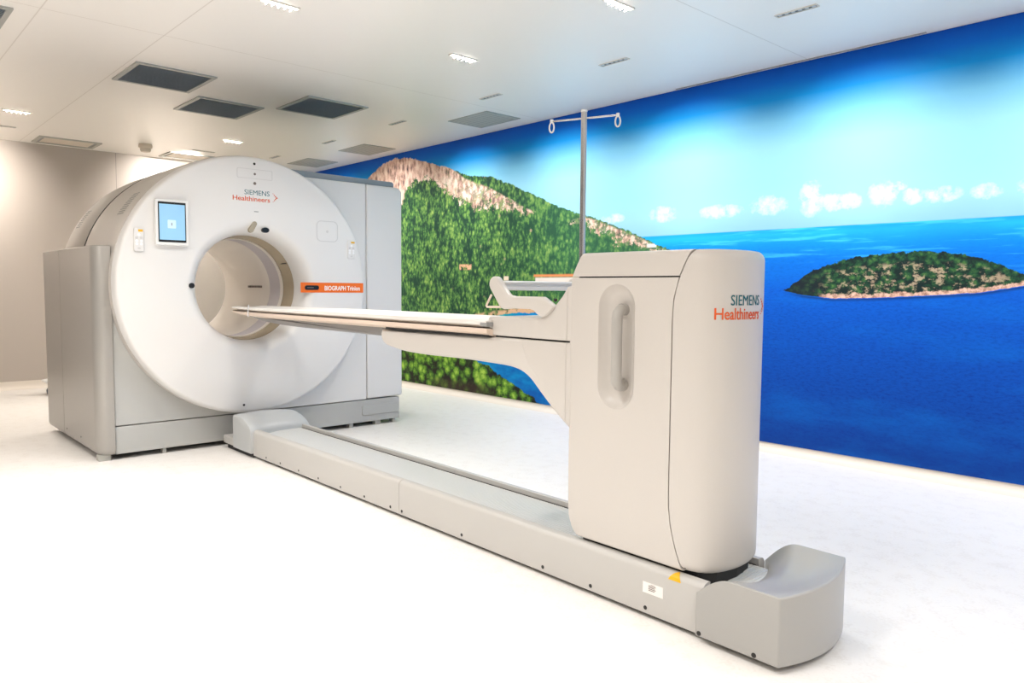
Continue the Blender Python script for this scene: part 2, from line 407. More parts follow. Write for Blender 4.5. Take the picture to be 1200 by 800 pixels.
    hill = mix(rect(-5.20, -5.12, 1.15, 1.2), hill, rgb(236, 214, 190))
    bz = M_('SUBTRACT', Z, foot_j)
    bm_ = M_('MULTIPLY', M_('MULTIPLY', below(bz, .055, .02), inside(X, -5.75, -4.3, .2)), M_('MULTIPLY', M_('SUBTRACT', noise(10, 1, 1, 4, .6, 33), .36), 8, clamp=True))
    hill = mix(bm_, hill, rgb(222, 180, 142))
    hill = mix(rect(-3.56, -3.46, 1.395, 1.435), hill, rgb(225, 220, 212))
    col = mix(slope_m, col, hill)
    # foreground canopy
    fg = curve([(-9.2, .62), (-6.846, .52), (-6.2, .47), (-5.827, .42), (-5.62, .385), (-5.434, .345), (-5.187, .25), (-5.01, .20), (-4.783, .10), (-4.6, .02), (-4.4, 0.0), (-3.0, 0.0)], -9.2, -3.0, 0, 2.6)
    fgj = M_('ADD', fg, M_('MULTIPLY', M_('SUBTRACT', noise(7, 1, 1, 4, .6, 40), .5), .11))
    fv = voro(11, 1, 1, 41); ff = noise(34, 1, 1, 6, .8, 42); fb = noise(2.2, 1, 1.6, 3, .6, 43)
    fl = M_('ADD', M_('MULTIPLY', fv, -1.0), M_('ADD', M_('MULTIPLY', ff, 1.35), M_('MULTIPLY', M_('SUBTRACT', fb, .4), .7)))
    fcol = ramp(M_('ADD', fl, .14), [(.06, rgb(30, 30, 22)), (.22, rgb(42, 58, 30)), (.4, rgb(74, 118, 40)), (.6, rgb(120, 164, 54)), (.85, rgb(172, 204, 84))])
    trunk = M_('MULTIPLY', below(Z, M_('ADD', .10, M_('MULTIPLY', ff, .16)), .05), inside(X, -6.45, -5.2, .3))
    fcol = mix(M_('MULTIPLY', trunk, .75), fcol, rgb(56, 42, 36))
    col = mix(M_('MULTIPLY', below(Z, fgj, .01), M_('LESS_THAN', X, -4.3)), col, fcol)
    # island
    up = curve([(-2.45, 1.07), (-2.435, 1.084), (-2.366, 1.128), (-2.254, 1.205), (-2.118, 1.256), (-1.988, 1.288), (-1.788, 1.308), (-1.601, 1.316), (-1.424, 1.299), (-1.297, 1.268), (-1.175, 1.219), (-1.096, 1.175), (-.98, 1.13), (-.9, 1.12)], -2.45, -.9, .9, 1.4)
    lo = curve([(-2.45, 1.08), (-2.435, 1.079), (-2.305, 1.052), (-2.11, 1.033), (-1.876, 1.04), (-1.59, 1.055), (-1.288, 1.078), (-1.093, 1.115), (-.98, 1.13), (-.9, 1.14)], -2.45, -.9, .9, 1.4)
    iu = M_('ADD', up, M_('MULTIPLY', M_('SUBTRACT', noise(26, 1, 1, 4, .6, 50), .5), .05))
    il = M_('ADD', lo, M_('MULTIPLY', M_('SUBTRACT', noise(26, 1, 1, 4, .6, 51), .5), .015))
    im = M_('MULTIPLY', M_('MULTIPLY', below(Z, iu, .004), below(il, Z, .004)), inside(X, -2.44, -.95, .01))
    it = M_('ADD', M_('MULTIPLY', voro(24, 1, 1.2, 52), -.6), M_('MULTIPLY', noise(40, 1, 1, 5, .7, 53), 1.1))
    icol = ramp(it, [(.1, rgb(22, 38, 38)), (.3, rgb(32, 70, 48)), (.5, rgb(60, 104, 56)), (.7, rgb(96, 130, 72))])
    stn = M_('MULTIPLY', M_('SUBTRACT', noise(17, 1, 1.4, 5, .7, 54), .52), 12, clamp=True)
    stn = M_('MULTIPLY', stn, M_('MULTIPLY', inside(X, -2.25, -1.0, .25), below(M_('SUBTRACT', Z, lo), M_('MULTIPLY', M_('SUBTRACT', up, lo), .8), .03)))
    icol = mix(M_('MULTIPLY', stn, .8), icol, rgb(190, 168, 140))
    shore = M_('MULTIPLY', below(M_('SUBTRACT', Z, lo), M_('ADD', -.02, M_('MULTIPLY', noise(9, 1, 1, 6, .75, 55), .10)), .008), M_('DIVIDE', M_('SUBTRACT', X, -2.2), .03, clamp=True))
    icol = mix(shore, icol, ramp(noise(34, 1, 1, 4, .7, 56), [(.35, rgb(150, 110, 96)), (.6, rgb(232, 190, 168))]))
    dk = M_('MULTIPLY', M_('DIVIDE', M_('SUBTRACT', -2.12, X), .18, clamp=True), .75)
    icol = mix(dk, icol, rgb(30, 34, 44))
    rf = M_('MULTIPLY', M_('MULTIPLY', below(Z, lo, .004), below(M_('SUBTRACT', lo, .022), Z, .014)), inside(X, -2.42, -1.0, .12))
    col = mix(M_('MULTIPLY', rf, .7), col, rgb(14, 44, 92))
    col = mix(im, col, icol)
    # fine print seams between the paper lengths
    L(col, b.inputs['Base Color'])
    return m
mural = newobj('sea_view_mural', box(X0+.001, X1, Y1, Y1+.012, .06, CEIL-.002), mural_material(), smooth=False)
tag(mural, 'printed photo mural of blue sea, wooded rocky slope and small island covering the long wall', 'mural')
# ================================================================== GANTRY
CY, CZ = 2.135, 1.085; BZ = 1.070
g = thing('scanner_gantry', (-5.7, 2.3, 0), 'large white round ring scanner with open bore, silver side panels and orange stripe', 'scanner')
# round front cover with the flared bore mouth
NF = 160; rings = []
def ringc(x, r, cz): return [(x, CY-r*math.cos(2*PI*k/NF), cz+r*math.sin(2*PI*k/NF)) for k in range(NF)]
rings.append(ringc(-5.06, .359, BZ))
for i in range(11):                                   # flare: curves inwards to the bore
    a = PI/2*i/10
    rings.append(ringc(-4.90-.12*(1-math.sin(a)), .361+.085*(1-math.cos(a))+.0, BZ+(CZ-BZ)*.3*(i/10)))
rings += [ringc(x, r, CZ) for x, r in ((-4.90, .835), (-4.903, .846), (-4.912, .853), (-4.935, .860), (-4.965, .864), (-4.965, .80), (-5.02, .5))]
rings.append(ringc(-5.06, .40, BZ)); rings.append(rings[0])
fbm = loft(rings, cap0=False, cap1=False); bmesh.ops.remove_doubles(fbm, verts=fbm.verts[:], dist=.0001)
part('round_front_cover', fbm, M['white'], g, angle=50)
# drum shells behind it
part('front_shell', lathe([(-4.968, .80), (-4.968, .8655), (-5.05, .868), (-5.695, .868), (-5.705, .860), (-5.705, .80)], CY, CZ, 160), M['cream'], g)
part('shell_gap', lathe([(-5.70, .85), (-5.703, .8695), (-5.722, .8695), (-5.745, .85)], CY, CZ, 120), M['dark'], g)
part('rear_shell', lathe([(-5.74, .80), (-5.74, .860), (-5.75, .867), (-6.15, .867), (-6.30, .862), (-6.37, .850), (-6.41, .820), (-6.43, .76), (-6.43, .44), (-6.42, .42)], CY, CZ, 160), M['cream'], g)
# bore
part('window_ring', lathe([(-5.052, .3585), (-5.20, .345)], CY, BZ, 128), M['bronze'], g)
part('ring_divider', box(-5.20, -5.06, CY+.303, CY+.306, CZ+.158, CZ+.166), M['dark'], g, smooth=False)
part('inner_lip', lathe([(-5.196, .349), (-5.19, .340), (-5.235, .340), (-5.245, .347)], CY, BZ, 128), M['tunnel'], g)
part('lavender_ring', lathe([(-5.235, .3455), (-5.43, .3455)], CY, BZ, 128), M['lav'], g)
part('bore_tunnel', lathe([(-5.42, .3455), (-5.43, .342), (-5.55, .348), (-6.15, .352), (-6.28, .362), (-6.36, .380), (-6.42, .405)], CY, BZ, 128), M['tunnel'], g)
# small printed mark inside the bore, on the far side of the tunnel
bm = bmesh.new()
for k in range(5):
    add_box(bm, -5.80+.052*k, -5.80+.052*k+.036, CY+.338, CY+.3455, 1.072, 1.088)
part('bore_mark', bm, M['print'], g, smooth=False)
# front corner panels (outside the disc) in grey (left) and white (right)
part('lower_front_panel', prism_yz([(1.287, .212), (2.132, .212), (2.132, .62), (1.60, .62), (1.60, 1.28), (1.287, 1.28)], -5.16, -5.03), M['grey'], g, bevel=.004)
part('front_side_cover', prism_yz([(2.136, .212), (3.080, .212), (3.080, 1.868), (2.30, 1.868), (2.30, 1.60), (2.66, 1.50), (2.66, .62), (2.136, .62)], -5.16, -5.03), M['white'], g, bevel=.006)
# right-hand tower
pr = [(3.086, .225)]+[(3.086, 1.868)]+arc(3.41-.05, 1.868-.05, .05, 90, 0, 6)+arc(3.41-.02, .215+.02, .02, 0, -90, 3)+[(3.086, .215)]
part('side_cover', prism_yz(pr[1:], -6.30, -5.03), M['white'], g, bevel=.012, segs=3)
part('upper_trim', prism_yz([(2.50, 1.80), (3.36, 1.80), (3.36, 1.90), (3.345, 1.912), (2.42, 1.918), (2.40, 1.86)], -6.25, -5.065), M['trimgrey'], g, bevel=.006)
part('cover_core', box(-6.25, -5.17, 2.70, 3.30, .2, 1.80), M['seam'], g, smooth=False)
# plinth, feet
part('plinth', box(-5.20, -5.034, 1.289, 3.383, .034, .206), M['grey'], g, bevel=.004)
part('raised_plinth_panel', prism_yz(rrect(3.04, 3.379, .085, .165, .012), -5.05, -5.027), M['grey'], g, bevel=.004)
part('base_frame', box(-6.25, -5.12, 1.34, 3.32, .03, .66), M['dark'], g, smooth=False)
for (y, ww) in ((1.230, .07), (1.58, .022), (2.95, .03), (3.19, .05), (3.34, .02)):
    part('foot', box(-5.10, -5.045, y-ww/2, y+ww/2, 0, .04), M['diff'], g, bevel=.003)
for (x, y) in ((-6.28, 1.28), (-6.2, 3.3)):
    part('foot', box(x-.03, x+.03, y-.03, y+.03, 0, .05), M['alu'], g, bevel=.003)
# silver left-hand side covers with a rounded front corner
def side_plan(x0, x1, rounded, ins=0):
    pts = []
    if rounded:
        pts += [(x1-ins, 1.42), (x1-ins, 1.305)]
        pts += [(x1-.10+(.10-ins)*math.cos(math.radians(a)), 1.305-(.105-ins)*math.sin(math.radians(a))) for a in range(0, 91, 9)][1:]
    else: pts += [(x1, 1.42), (x1, 1.185+ins)]
    pts += [(x0, 1.185+ins), (x0, 1.42)]
    return pts
def side_block(x0, x1, rounded, ztop):
    rings = []
    for z, i in ((.036, .03), (.040, .018), (.052, .006), (.072, 0), (ztop-.01, 0), (ztop-.003, .003), (ztop, .01)):
        rings.append([(x, y, z) for x, y in side_plan(x0, x1, rounded, i)])
    return loft(rings)
# front cover is flush with the panel at Y 1.283
def side_plan_f(ins):
    x1 = -5.012; pts = [(x1-.06, 1.283), (x1-ins, 1.283), (x1-ins, 1.246)]
    cx, cy, rx, ry = x1-.075, 1.245, .075-ins, .06-ins
    pts += [(cx+rx*math.cos(math.radians(a)), cy-ry*math.sin(math.radians(a))) for a in range(9, 91, 9)]
    pts += [(-5.872, 1.185+ins), (-5.872, 1.40), (-5.25, 1.40), (x1-.06, 1.40)]
    return pts
rings = [[(x, y, z) for x, y in side_plan_f(i)] for z, i in ((.034, .035), (.038, .02), (.05, .007), (.07, 0), (1.312, 0), (1.319, .003), (1.322, .01))]
part('silver_side_cover', loft(rings), M['silver'], g, angle=50)
part('silver_side_cover', side_block(-6.37, -5.879, False, 1.320), M['silver'], g)
for (x, z) in ((-5.80, .10), (-5.42, .10)):
    part('screw', loft([[(x+.006*math.cos(a*PI/5), 1.1835, z+.006*math.sin(a*PI/5)) for a in range(10)], [(x+.006*math.cos(a*PI/5), 1.187, z+.006*math.sin(a*PI/5)) for a in range(10)]]), M['screw'], g)
# louvre slits in the shells
def slits(x0, x1, a0, a1, n, R, skew):
    bm = bmesh.new()
    for k in range(n):
        a = math.radians(a0+(a1-a0)*k/(n-1)); d = math.radians(.22)
        pts = []
        for (x, aa) in ((x0, a-d), (x1, a-d), (x1, a+d), (x0, a+d)):
            pts.append((x, aa))
        add_loft(bm, [[(x, CY-rr*math.cos(aa), CZ+rr*math.sin(aa)) for x, aa in pts] for rr in (R-.004, R+.0008)])
    return bm
part('louvre', slits(-5.24, -5.11, 31, 42, 10, .868, 0), M['seam'], g, smooth=False)
part('louvre', slits(-6.22, -6.11, 28.5, 38, 8, .8665, 0), M['seam'], g, smooth=False)
# --- things on the front disc
XF = -4.90
def yz(x): return lambda u, v, w_: (x+w_, u, v)
part('petrol_lettering', fit_text('SIEMENS', yz(XF+.0006), 2.076, 2.250, 1.690, 1.722, bold=0), M['textblue'], g, smooth=False)
part('orange_lettering', fit_text('Healthineers', yz(XF+.0006), 1.997, 2.252, 1.648, 1.680, bold=.003), M['textorange'], g, smooth=False)
def chevron(place, u0, v0, s):
    bm = bmesh.new()
    pts = [(0, 1, .5), (.33, .67, .7), (.66, .34, .9), (1, 0, 1.1), (.66, -.34, .9), (.33, -.67, .7), (0, -1, .5), (.1, .45, .45), (.45, .1, .6), (.1, -.45, .45)]
    for (a, b_, r) in pts[:7]:
        ring = lambda w_: [place(u0+a*s+r*s*.2*math.cos(2*PI*k/10), v0+b_*s*1.05+r*s*.2*math.sin(2*PI*k/10), w_) for k in range(10)]
        add_loft(bm, [ring(-.0004), ring(.0006)])
    return bm
part('dotted_chevron', chevron(yz(XF+.0006), 2.275, 1.683, .026), M['textorange'], g, smooth=False)
# orange stripe with name and a dark pill
st = part('orange_stripe', box(XF-.002, XF+.0012, 2.47, 2.974, 1.041, 1.112), M['orange'], g, smooth=False)
part('stripe_lettering', fit_text('BIOGRAPH Trinion', yz(XF+.0016), 2.655, 2.945, 1.056, 1.090, bold=.010), M['textwhite'], st, smooth=False)
pl_ = part('status_display', prism_yz(rrect(2.500, 2.610, 1.060, 1.092, .015), XF, XF+.004), M['black'], st, bevel=.001)
part('display_mark', box(XF+.0038, XF+.0044, 2.518, 2.568, 1.073, 1.079), M['print'], pl_, smooth=False)
# touch display
tb = part('touch_display', prism_yz(rrect(1.505, 1.702, 1.330, 1.612, .012), XF-.01, XF+.028), M['plastic'], g, bevel=.004)
fr = part('black_bezel', prism_yz(rrect(1.521, 1.686, 1.350, 1.596, .004), XF+.027, XF+.0295), M['black'], tb, smooth=False)
scr = mat('lit_screen', rgb(150, 195, 225), .25, emis=rgb(130, 185, 225), es=.28)
sc_ = part('screen', box(XF+.029, XF+.0303, 1.527, 1.680, 1.364, 1.583), scr, fr, smooth=False)
part('screen_icon', prism_yz(rrect(1.575, 1.625, 1.435, 1.487, .006), XF+.0303, XF+.0306), mat('screen_icon', rgb(200, 225, 240), .3, emis=rgb(170, 210, 235), es=.3), sc_, smooth=False)
part('screen_symbol', box(XF+.0306, XF+.0309, 1.597, 1.602, 1.452, 1.470), M['print'], sc_, smooth=False)
# control pads left and right
def pad(y0, y1, z0, z1, depth):
    p_ = part('control_pad', prism_yz(rrect(y0, y1, z0, z1, .010), XF-.01, XF+depth), M['white'], g, bevel=.003)
    yc = (y0+y1)/2; wd = (y1-y0); hh = z1-z0
    part('yellow_label', box(XF+depth, XF+depth+.0006, yc-wd*.05, y1-wd*.08, z1-hh*.17, z1-hh*.07), M['yellow'], p_, smooth=False)
    for r_ in range(4):
        for c_ in range(2 if r_ != 0 else 1):
            yy = yc+(c_-.5)*wd*.46 if r_ else yc
            part('button', disc_yz(XF+depth-.001, XF+depth+.0025, yy, z1-hh*(.30+.13*r_), .0085, .0085, 14), M['button'] if r_ != 1 else M['emboss'], p_)
    part('rotary_mark', disc_yz(XF+depth-.001, XF+depth+.001, yc, z0+hh*.13, .010, .006, 14), M['emboss'], p_)
pad(1.385, 1.441, 1.288, 1.430, .012)
pad(2.842, 2.906, 1.290, 1.425, .006)
# embossed outlines
part('raised_square_frame', frame_yz(rrect(2.596, 2.766, 1.405, 1.554, .035), rrect(2.602, 2.760, 1.411, 1.548, .030), XF-.002, XF+.0012), M['emboss'], g)
part('square_centre_dot', disc_yz(XF-.001, XF+.001, 2.681, 1.478, .010), M['emboss'], g)
part('top_label_frame', frame_yz(rrect(2.028, 2.272, 1.797, 1.861, .008), rrect(2.031, 2.269, 1.800, 1.858, .006), XF-.002, XF+.0012), M['emboss'], g)
for (y, z, r, m_) in ((2.147, 1.896, .0085, 'screw'), (2.149, 1.829, .008, 'print'), (2.148, 1.767, .010, 'print'), (2.048, .285, .008, 'screw')):
    part('sensor_dot', disc_yz(XF-.001, XF+.0012, y, z, r, r, 14), M[m_], g)
part('small_slot', box(XF-.001, XF+.0008, 2.140, 2.170, 1.578, 1.584), M['seam'], g, smooth=False)
# camera windows above the bore (on the flare)
bm = prism_yz([(y, z) for y, z in arc(2.142, 1.500, .016, -20, 160, 8)+arc(2.118, 1.456, .016, 160, 340, 8)], XF-.02, XF+.003)
part('camera_window', bm, M['bronze'], g)
part('camera_window', disc_yz(XF-.02, XF+.003, 2.219, 1.462, .025, .018, 20), M['black'], g)
part('camera_window', disc_yz(XF-.03, XF+.004, 1.722, 1.083, .018, .017, 16), M['black'], g)

# ================================================================== PATIENT TABLE: base rail, column, arm, pallet
t = thing('patient_table', (-2.9, 2.135, 0), 'cream and grey cantilevered patient table with tall handled column on a long floor rail', 'patient table')
TY = 2.135
# --- rail
def rail_panel(x0, x1, side):
    prof = [(.185, .018), (.185, .160), (.1815, .168), (.176, .1745), (.168, .1785), (.150, .180), (.146, .178), (.146, .150), (.16, .018)]
    return loft([[(x, TY+side*p, z) for p, z in prof] for x in (x0, x1)])
XS = -2.905
near = []
for a, b_ in ((-4.53, XS-.0015), (XS+.0015, -1.25)):
    near.append(part('rail_side_panel', rail_panel(a, b_, -1), M['rail'], t, angle=30))
    part('rail_side_panel', rail_panel(a, b_, 1), M['rail'], t, angle=30)
part('rail_underframe', box(-4.50, -1.05, TY-.155, TY+.155, 0, .13), M['dark'], t, smooth=False)
# ribbed cover strip
bm = bmesh.new(); xs = []
pitch = .0125; n = int((4.60-1.14)/pitch)
for i in range(n):
    xs += [(-4.60+i*pitch, .0), (-4.60+i*pitch+.008, .0), (-4.60+i*pitch+.0095, -.0022), (-4.60+i*pitch+.0115, -.0022)]
pf = [(-.150, .142), (-.120, .143), (-.100, .146), (-.075, .151), (-.04, .155), (0, .157), (.06, .158), (.12, .158), (.1385, .157)]
add_loft(bm, [[(x, TY+y, z+dz) for y, z in pf] for x, dz in xs], False, False, closed=False)
part('rail_groove', box(-4.55, -1.26, TY+.1385, TY+.1465, .145, .1575), M['dark'], t, smooth=False)
part('ribbed_rail_cover', bm, M['bellows'], t, angle=20)
# screws
for i, x in enumerate((-4.346, -4.154, -3.92, -3.689, -3.449, -3.213, -2.978, -2.882, -2.434, -1.946, -1.707, -1.467)):
    pan = near[0] if x < XS else near[1]
    r = .006 if x < -3 else .007
    yy = TY-.185
    bm = loft([[(x+r*math.cos(a*PI/6), yy+d, .036+r*math.sin(a*PI/6)) for a in range(12)] for d in (-.0012, .002)])
    part('screw', bm, M['screw'], pan)
# near-end quarter round cap by the gantry
def xz_cap(prof, y0, y1, edge):
    """profile (x,z) polygon swept along Y with rounded shoulders"""
    rings = []
    zb = min(z for x, z in prof)
    for y, s in [(y0, .975), (y0+.003, .99), (y0+.010, 1.0)]+[(y0+.010+(y1-y0-.06)*k/8, 1+.045*math.sin(PI*k/8)) for k in range(1, 8)]+[(y1-.05, 1.0), (y1-.025, .975), (y1-.01, .93), (y1-.002, .86), (y1, .80)]:
        rings.append([(x, y, zb+(z-zb)*s) for x, z in prof])
    return loft(rings)
pc = [(-4.80, .032), (-4.80, .235), (-4.79, .246), (-4.74, .250), (-4.69, .248), (-4.64, .240), (-4.59, .224), (-4.555, .205), (-4.533, .185), (-4.525, .165), (-4.523, .032)]
part('rail_start_cap', xz_cap(pc, TY-.205, TY+.205, 0), M['start'], t, angle=45)
part('floor_bracket', box(-4.97, -4.81, TY-.200, TY+.2, .035, .088), M['rail'], t, bevel=.004)
part('cap_underframe', box(-4.95, -4.55, TY-.18, TY+.18, 0, .045), M['dark'], t, smooth=False)
# far-end cap: bowed front, dished top, concave back edge
bm = bmesh.new(); NY, NX = 28, 26; top = []; bot = []
for j in range(NY+1):
    v = -1+2*j/NY; y = TY+.207*v
    xb = -1.262+.085*(1-v*v)**.9; xf = -.988+.048*(1-v*v)
    tr, br = [], []
    for i in range(NX+1):
        u = i/NX; x = xb+(xf-xb)*u
        ze = .158+.066*math.sin(min(1, u/.42)*PI/2) if u < .42 else .224-.001*(u-.42)
        dish = -.030*(1-v*v)**1.2*math.sin(PI*min(1, u*1.05))**1.0
        lift = .020*((v+1)/2)
        z = ze+dish*(1 if u > 0 else 0)+lift*math.sin(PI/2*min(1, u*2))
        tr.append(bm.verts.new((x, y, z))); br.append(bm.verts.new((x, y, .022)))
    top.append(tr); bot.append(br)
for j in range(NY):
    for i in range(NX):
        bm.faces.new((top[j][i], top[j][i+1], top[j+1][i+1], top[j+1][i])); bm.faces.new((bot[j][i], bot[j+1][i], bot[j+1][i+1], bot[j][i+1]))
    bm.faces.new((top[j][0], top[j+1][0], bot[j+1][0], bot[j][0])); bm.faces.new((top[j][NX], bot[j][NX], bot[j+1][NX], top[j+1][NX]))
for i in range(NX):
    bm.faces.new((top[0][i], bot[0][i], bot[0][i+1], top[0][i+1])); bm.faces.new((top[NY][i], top[NY][i+1], bot[NY][i+1], bot[NY][i]))
ec = part('rail_end_cap', bm, M['capgrey'], t, angle=38, bevel=.004, segs=2)
for x in (-1.247, -1.063):
    r = .0075; yy = TY-.207
    part('screw', loft([[(x+r*math.cos(a*PI/6), yy+d, .033+r*math.sin(a*PI/6)) for a in range(12)] for d in (-.0012, .002)]), M['screw'], ec)
# labels on the rail side
lab = part('data_label', box(-1.478, -1.398, TY-.1862, TY-.184, .087, .123), M['sticker'], near[1], smooth=False)
bm = bmesh.new()
for k in range(4): add_box(bm, -1.455, -1.43+.004*(k % 2), TY-.1866, TY-.186, .098+.005*k, .1005+.005*k)
add_box(bm, -1.446, -1.428, TY-.1866, TY-.186, .1185, .1195)
part('label_print', bm, M['print'], lab, smooth=False)
lp = [(.1862, .1595, 1.0), (.1830, .1690, .78), (.1775, .1757, .55), (.1688, .1798, .32), (.158, .1812, .08)]
bm = loft([[(-1.355-.024*k_, TY-y_, z_), (-1.355+.024*k_, TY-y_, z_), (-1.355+.024*k_, TY-y_+.0016, z_-.0016), (-1.355-.024*k_, TY-y_+.0016, z_-.0016)] for y_, z_, k_ in lp])
wl = part('warning_label', bm, M['yellow'], near[1], smooth=False)

# --- arm
def rounded_sweep(poly, y0, y1, e=.012, yfun=None):
    """polygon in XZ swept over Y, near and far edges softly rounded by shrinking the outline"""
    cx = sum(p[0] for p in poly)/len(poly); n = len(poly)
    def inset(d):
        out = []
        area = sum(poly[i][0]*poly[(i+1) % n][1]-poly[(i+1) % n][0]*poly[i][1] for i in range(n))
        sg = 1 if area > 0 else -1
        for i in range(n):
            p0, p1, p2 = Vector(poly[i-1]), Vector(poly[i]), Vector(poly[(i+1) % n])
            a = (p1-p0).normalized(); b_ = (p2-p1).normalized()
            na = Vector((-a.y, a.x))*sg; nb = Vector((-b_.y, b_.x))*sg
            k = na+nb; dn = max(.35, 1+na.dot(nb))
            q = p1+k/dn*d; out.append((q.x, q.y))
        return out
    rings = []
    st = [(0, e), (.15*e, .55*e), (.5*e, .18*e), (e, 0)]
    for dy, i in st: rings.append([(x, y0+dy, z) for x, z in inset(i)])
    for dy, i in st[::-1]: rings.append([(x, y1-dy, z) for x, z in inset(i)])
    return loft(rings)
def smooth_poly(ctrl, n=6):
    """Catmull-Rom through the points of an open line"""
    out = []
    P = [ctrl[0]]+list(ctrl)+[ctrl[-1]]
    for i in range(1, len(P)-2):
        for k in range(n):
            s = k/n; p0, p1, p2, p3 = [Vector(q) for q in P[i-1:i+3]]
            q = .5*((2*p1)+(p2-p0)*s+(2*p0-5*p1+4*p2-p3)*s*s+(3*p1-p0-3*p2+p3)*s**3)
            out.append((q.x, q.y))
    out.append(tuple(ctrl[-1])); return out
low = smooth_poly([(-1.825, .570), (-1.90, .622), (-1.985, .692), (-2.035, .735), (-2.075, .758), (-2.12, .771), (-2.20, .779), (-2.45, .784), (-2.70, .783), (-2.86, .787), (-2.97, .797), (-3.045, .812), (-3.074, .835)], 4)
poly = low+[(-3.077, .862), (-3.068, .880), (-2.257, .8865), (-1.825, .8875)]
part('cantilever_arm', rounded_sweep(poly, 1.962, 2.308, .012), M['cream'], t, angle=40)
# upper shroud at the column side
poly = [(-2.292, .8935), (-2.290, .955), (-2.28, .968), (-2.09, .971), (-1.985, .974), (-1.955, .985), (-1.925, 1.008), (-1.885, 1.045), (-1.850, 1.090), (-1.825, 1.090), (-1.825, .8935)]
part('arm_shroud', rounded_sweep(poly, 1.965, 2.305, .006), M['cream'], t, angle=40)
part('shroud_ridge', rounded_sweep([(-2.088, .8935), (-2.098, .965), (-1.99, .968), (-1.94, .99), (-1.848, 1.078), (-1.850, .8935)], 1.961, 2.309, .005), M['cream'], t, angle=40)
part('arm_ridge', rounded_sweep([(-2.088, .8870), (-2.070, .84), (-2.045, .79), (-1.99, .735), (-1.92, .665), (-1.850, .60), (-1.850, .8870)], 1.958, 2.312, .005), M['cream'], t, angle=40)
part('arm_shadow_gap', box(-2.25, -1.848, 1.975, 2.295, .880, .900), M['dark'], t, smooth=False)
part('screw', loft([[(-1.90+.006*math.cos(a*PI/5), 1.955+d, 1.040+.006*math.sin(a*PI/5)) for a in range(10)] for d in (-.006, .004)]), M['screw'], t)
# --- side brackets with the cross bar at the foot end
knob = arc(-2.232, 1.098, .030, 215, 35, 8)
brk = knob+[(-2.195, 1.10), (-2.150, 1.056), (-2.12, 1.051), (-1.965, 1.051), (-1.935, 1.036), (-1.905, 1.018), (-1.93, .990), (-1.965, .975), (-1.99, .985), (-2.010, 1.000), (-2.03, 1.004), (-2.13, 1.004), (-2.175, 1.000), (-2.195, 1.005)]
for y0, y1 in ((1.945, 1.975), (2.395, 2.42)):
    part('end_bracket', rounded_sweep(brk, y0, y1, .007), M['cream'], t, angle=40)
bar = [(-2.228, 1.073), (-2.194, 1.073), (-2.192, 1.077), (-2.192, 1.088), (-2.200, 1.090), (-2.200, 1.099), (-2.192, 1.101), (-2.192, 1.107), (-2.196, 1.111), (-2.228, 1.111)]
part('cross_bar', prism_xz(bar, 1.975, 2.40), M['plastic'], t, smooth=False, bevel=.0015)
part('wire_loop', tube([(-2.245, 1.945, 1.055), (-2.275, 1.945, 1.012), (-2.270, 1.945, 1.007), (-2.19, 1.945, 1.008)], .0045, 8), M['beige'], t)
# --- pallet
def pallet_rings(zlow, zhigh_, w, x0, x1, tip, dish_, lip_, drop=0):
    rings = []
    xs = [x0, x0+.004]+[x0+tip*(1-math.cos(PI/2*k/10)) for k in range(1, 11)]+[x0+tip+(x1-x0-tip)*k/12 for k in range(1, 13)]
    for x in xs:
        s = min(1.0, max(0.02, (x-x0)/tip)); hw = w*(.30+.70*math.sqrt(max(0, 1-(1-s)**2)))
        th = .40+.60*min(1, (x-x0)/.45)
        zhigh = zhigh_-drop*(1-min(1, (x-x0)/1.2)); dish = dish_*min(1, .35+(x-x0)/.6); lip = lip_*min(1, .2+(x-x0)/.5)*.9
        pts = []
        m_ = 14
        for k in range(m_+1):
            v = -1+2*k/m_
            z = zhigh-dish*(1-v*v)
            if abs(v) > .999: z -= lip
            pts.append((x, TY+hw*v, z))
        for k in range(m_, -1, -1):
            v = -1+2*k/m_
            z = zhigh-(zhigh-zlow)*th-dish*(1-v*v)
            if abs(v) > .999: z += lip
            pts.append((x, TY+hw*v, z))
        rings.append(pts)
    return loft(rings)
part('table_top', pallet_rings(.899, .925, .203, -4.97, -2.257, .30, .026, .004), M['beige'], t, angle=40)
part('table_cover', pallet_rings(.9275, .960, .203, -4.985, -2.262, .30, .022, .010, .010), M['mattress'], t, angle=50)
part('cover_end_piece', box(-2.30, -2.257, 1.931, 1.99, .928, .946), M['seam'], t, bevel=.004)
# join between head rest and table top
bm = bmesh.new()
add_tube(bm, [(-4.53, 1.930, .893), (-4.525, 1.927, .925), (-4.525, 1.931, .966)], .004, 8)
part('head_rest_joint', bm, M['alu'], t)
poly = [(-4.64, .893), (-4.45, .868), (-4.20, .855), (-3.9, .850), (-3.04, .846), (-3.04, .898), (-4.64, .898)]
part('pallet_underside', rounded_sweep(poly, 1.985, 2.285, .006), M['under'], t, angle=40)
part('slide_gap', box(-3.02, -2.27, 1.955, 2.315, .884, .902), M['dark'], t, smooth=False)

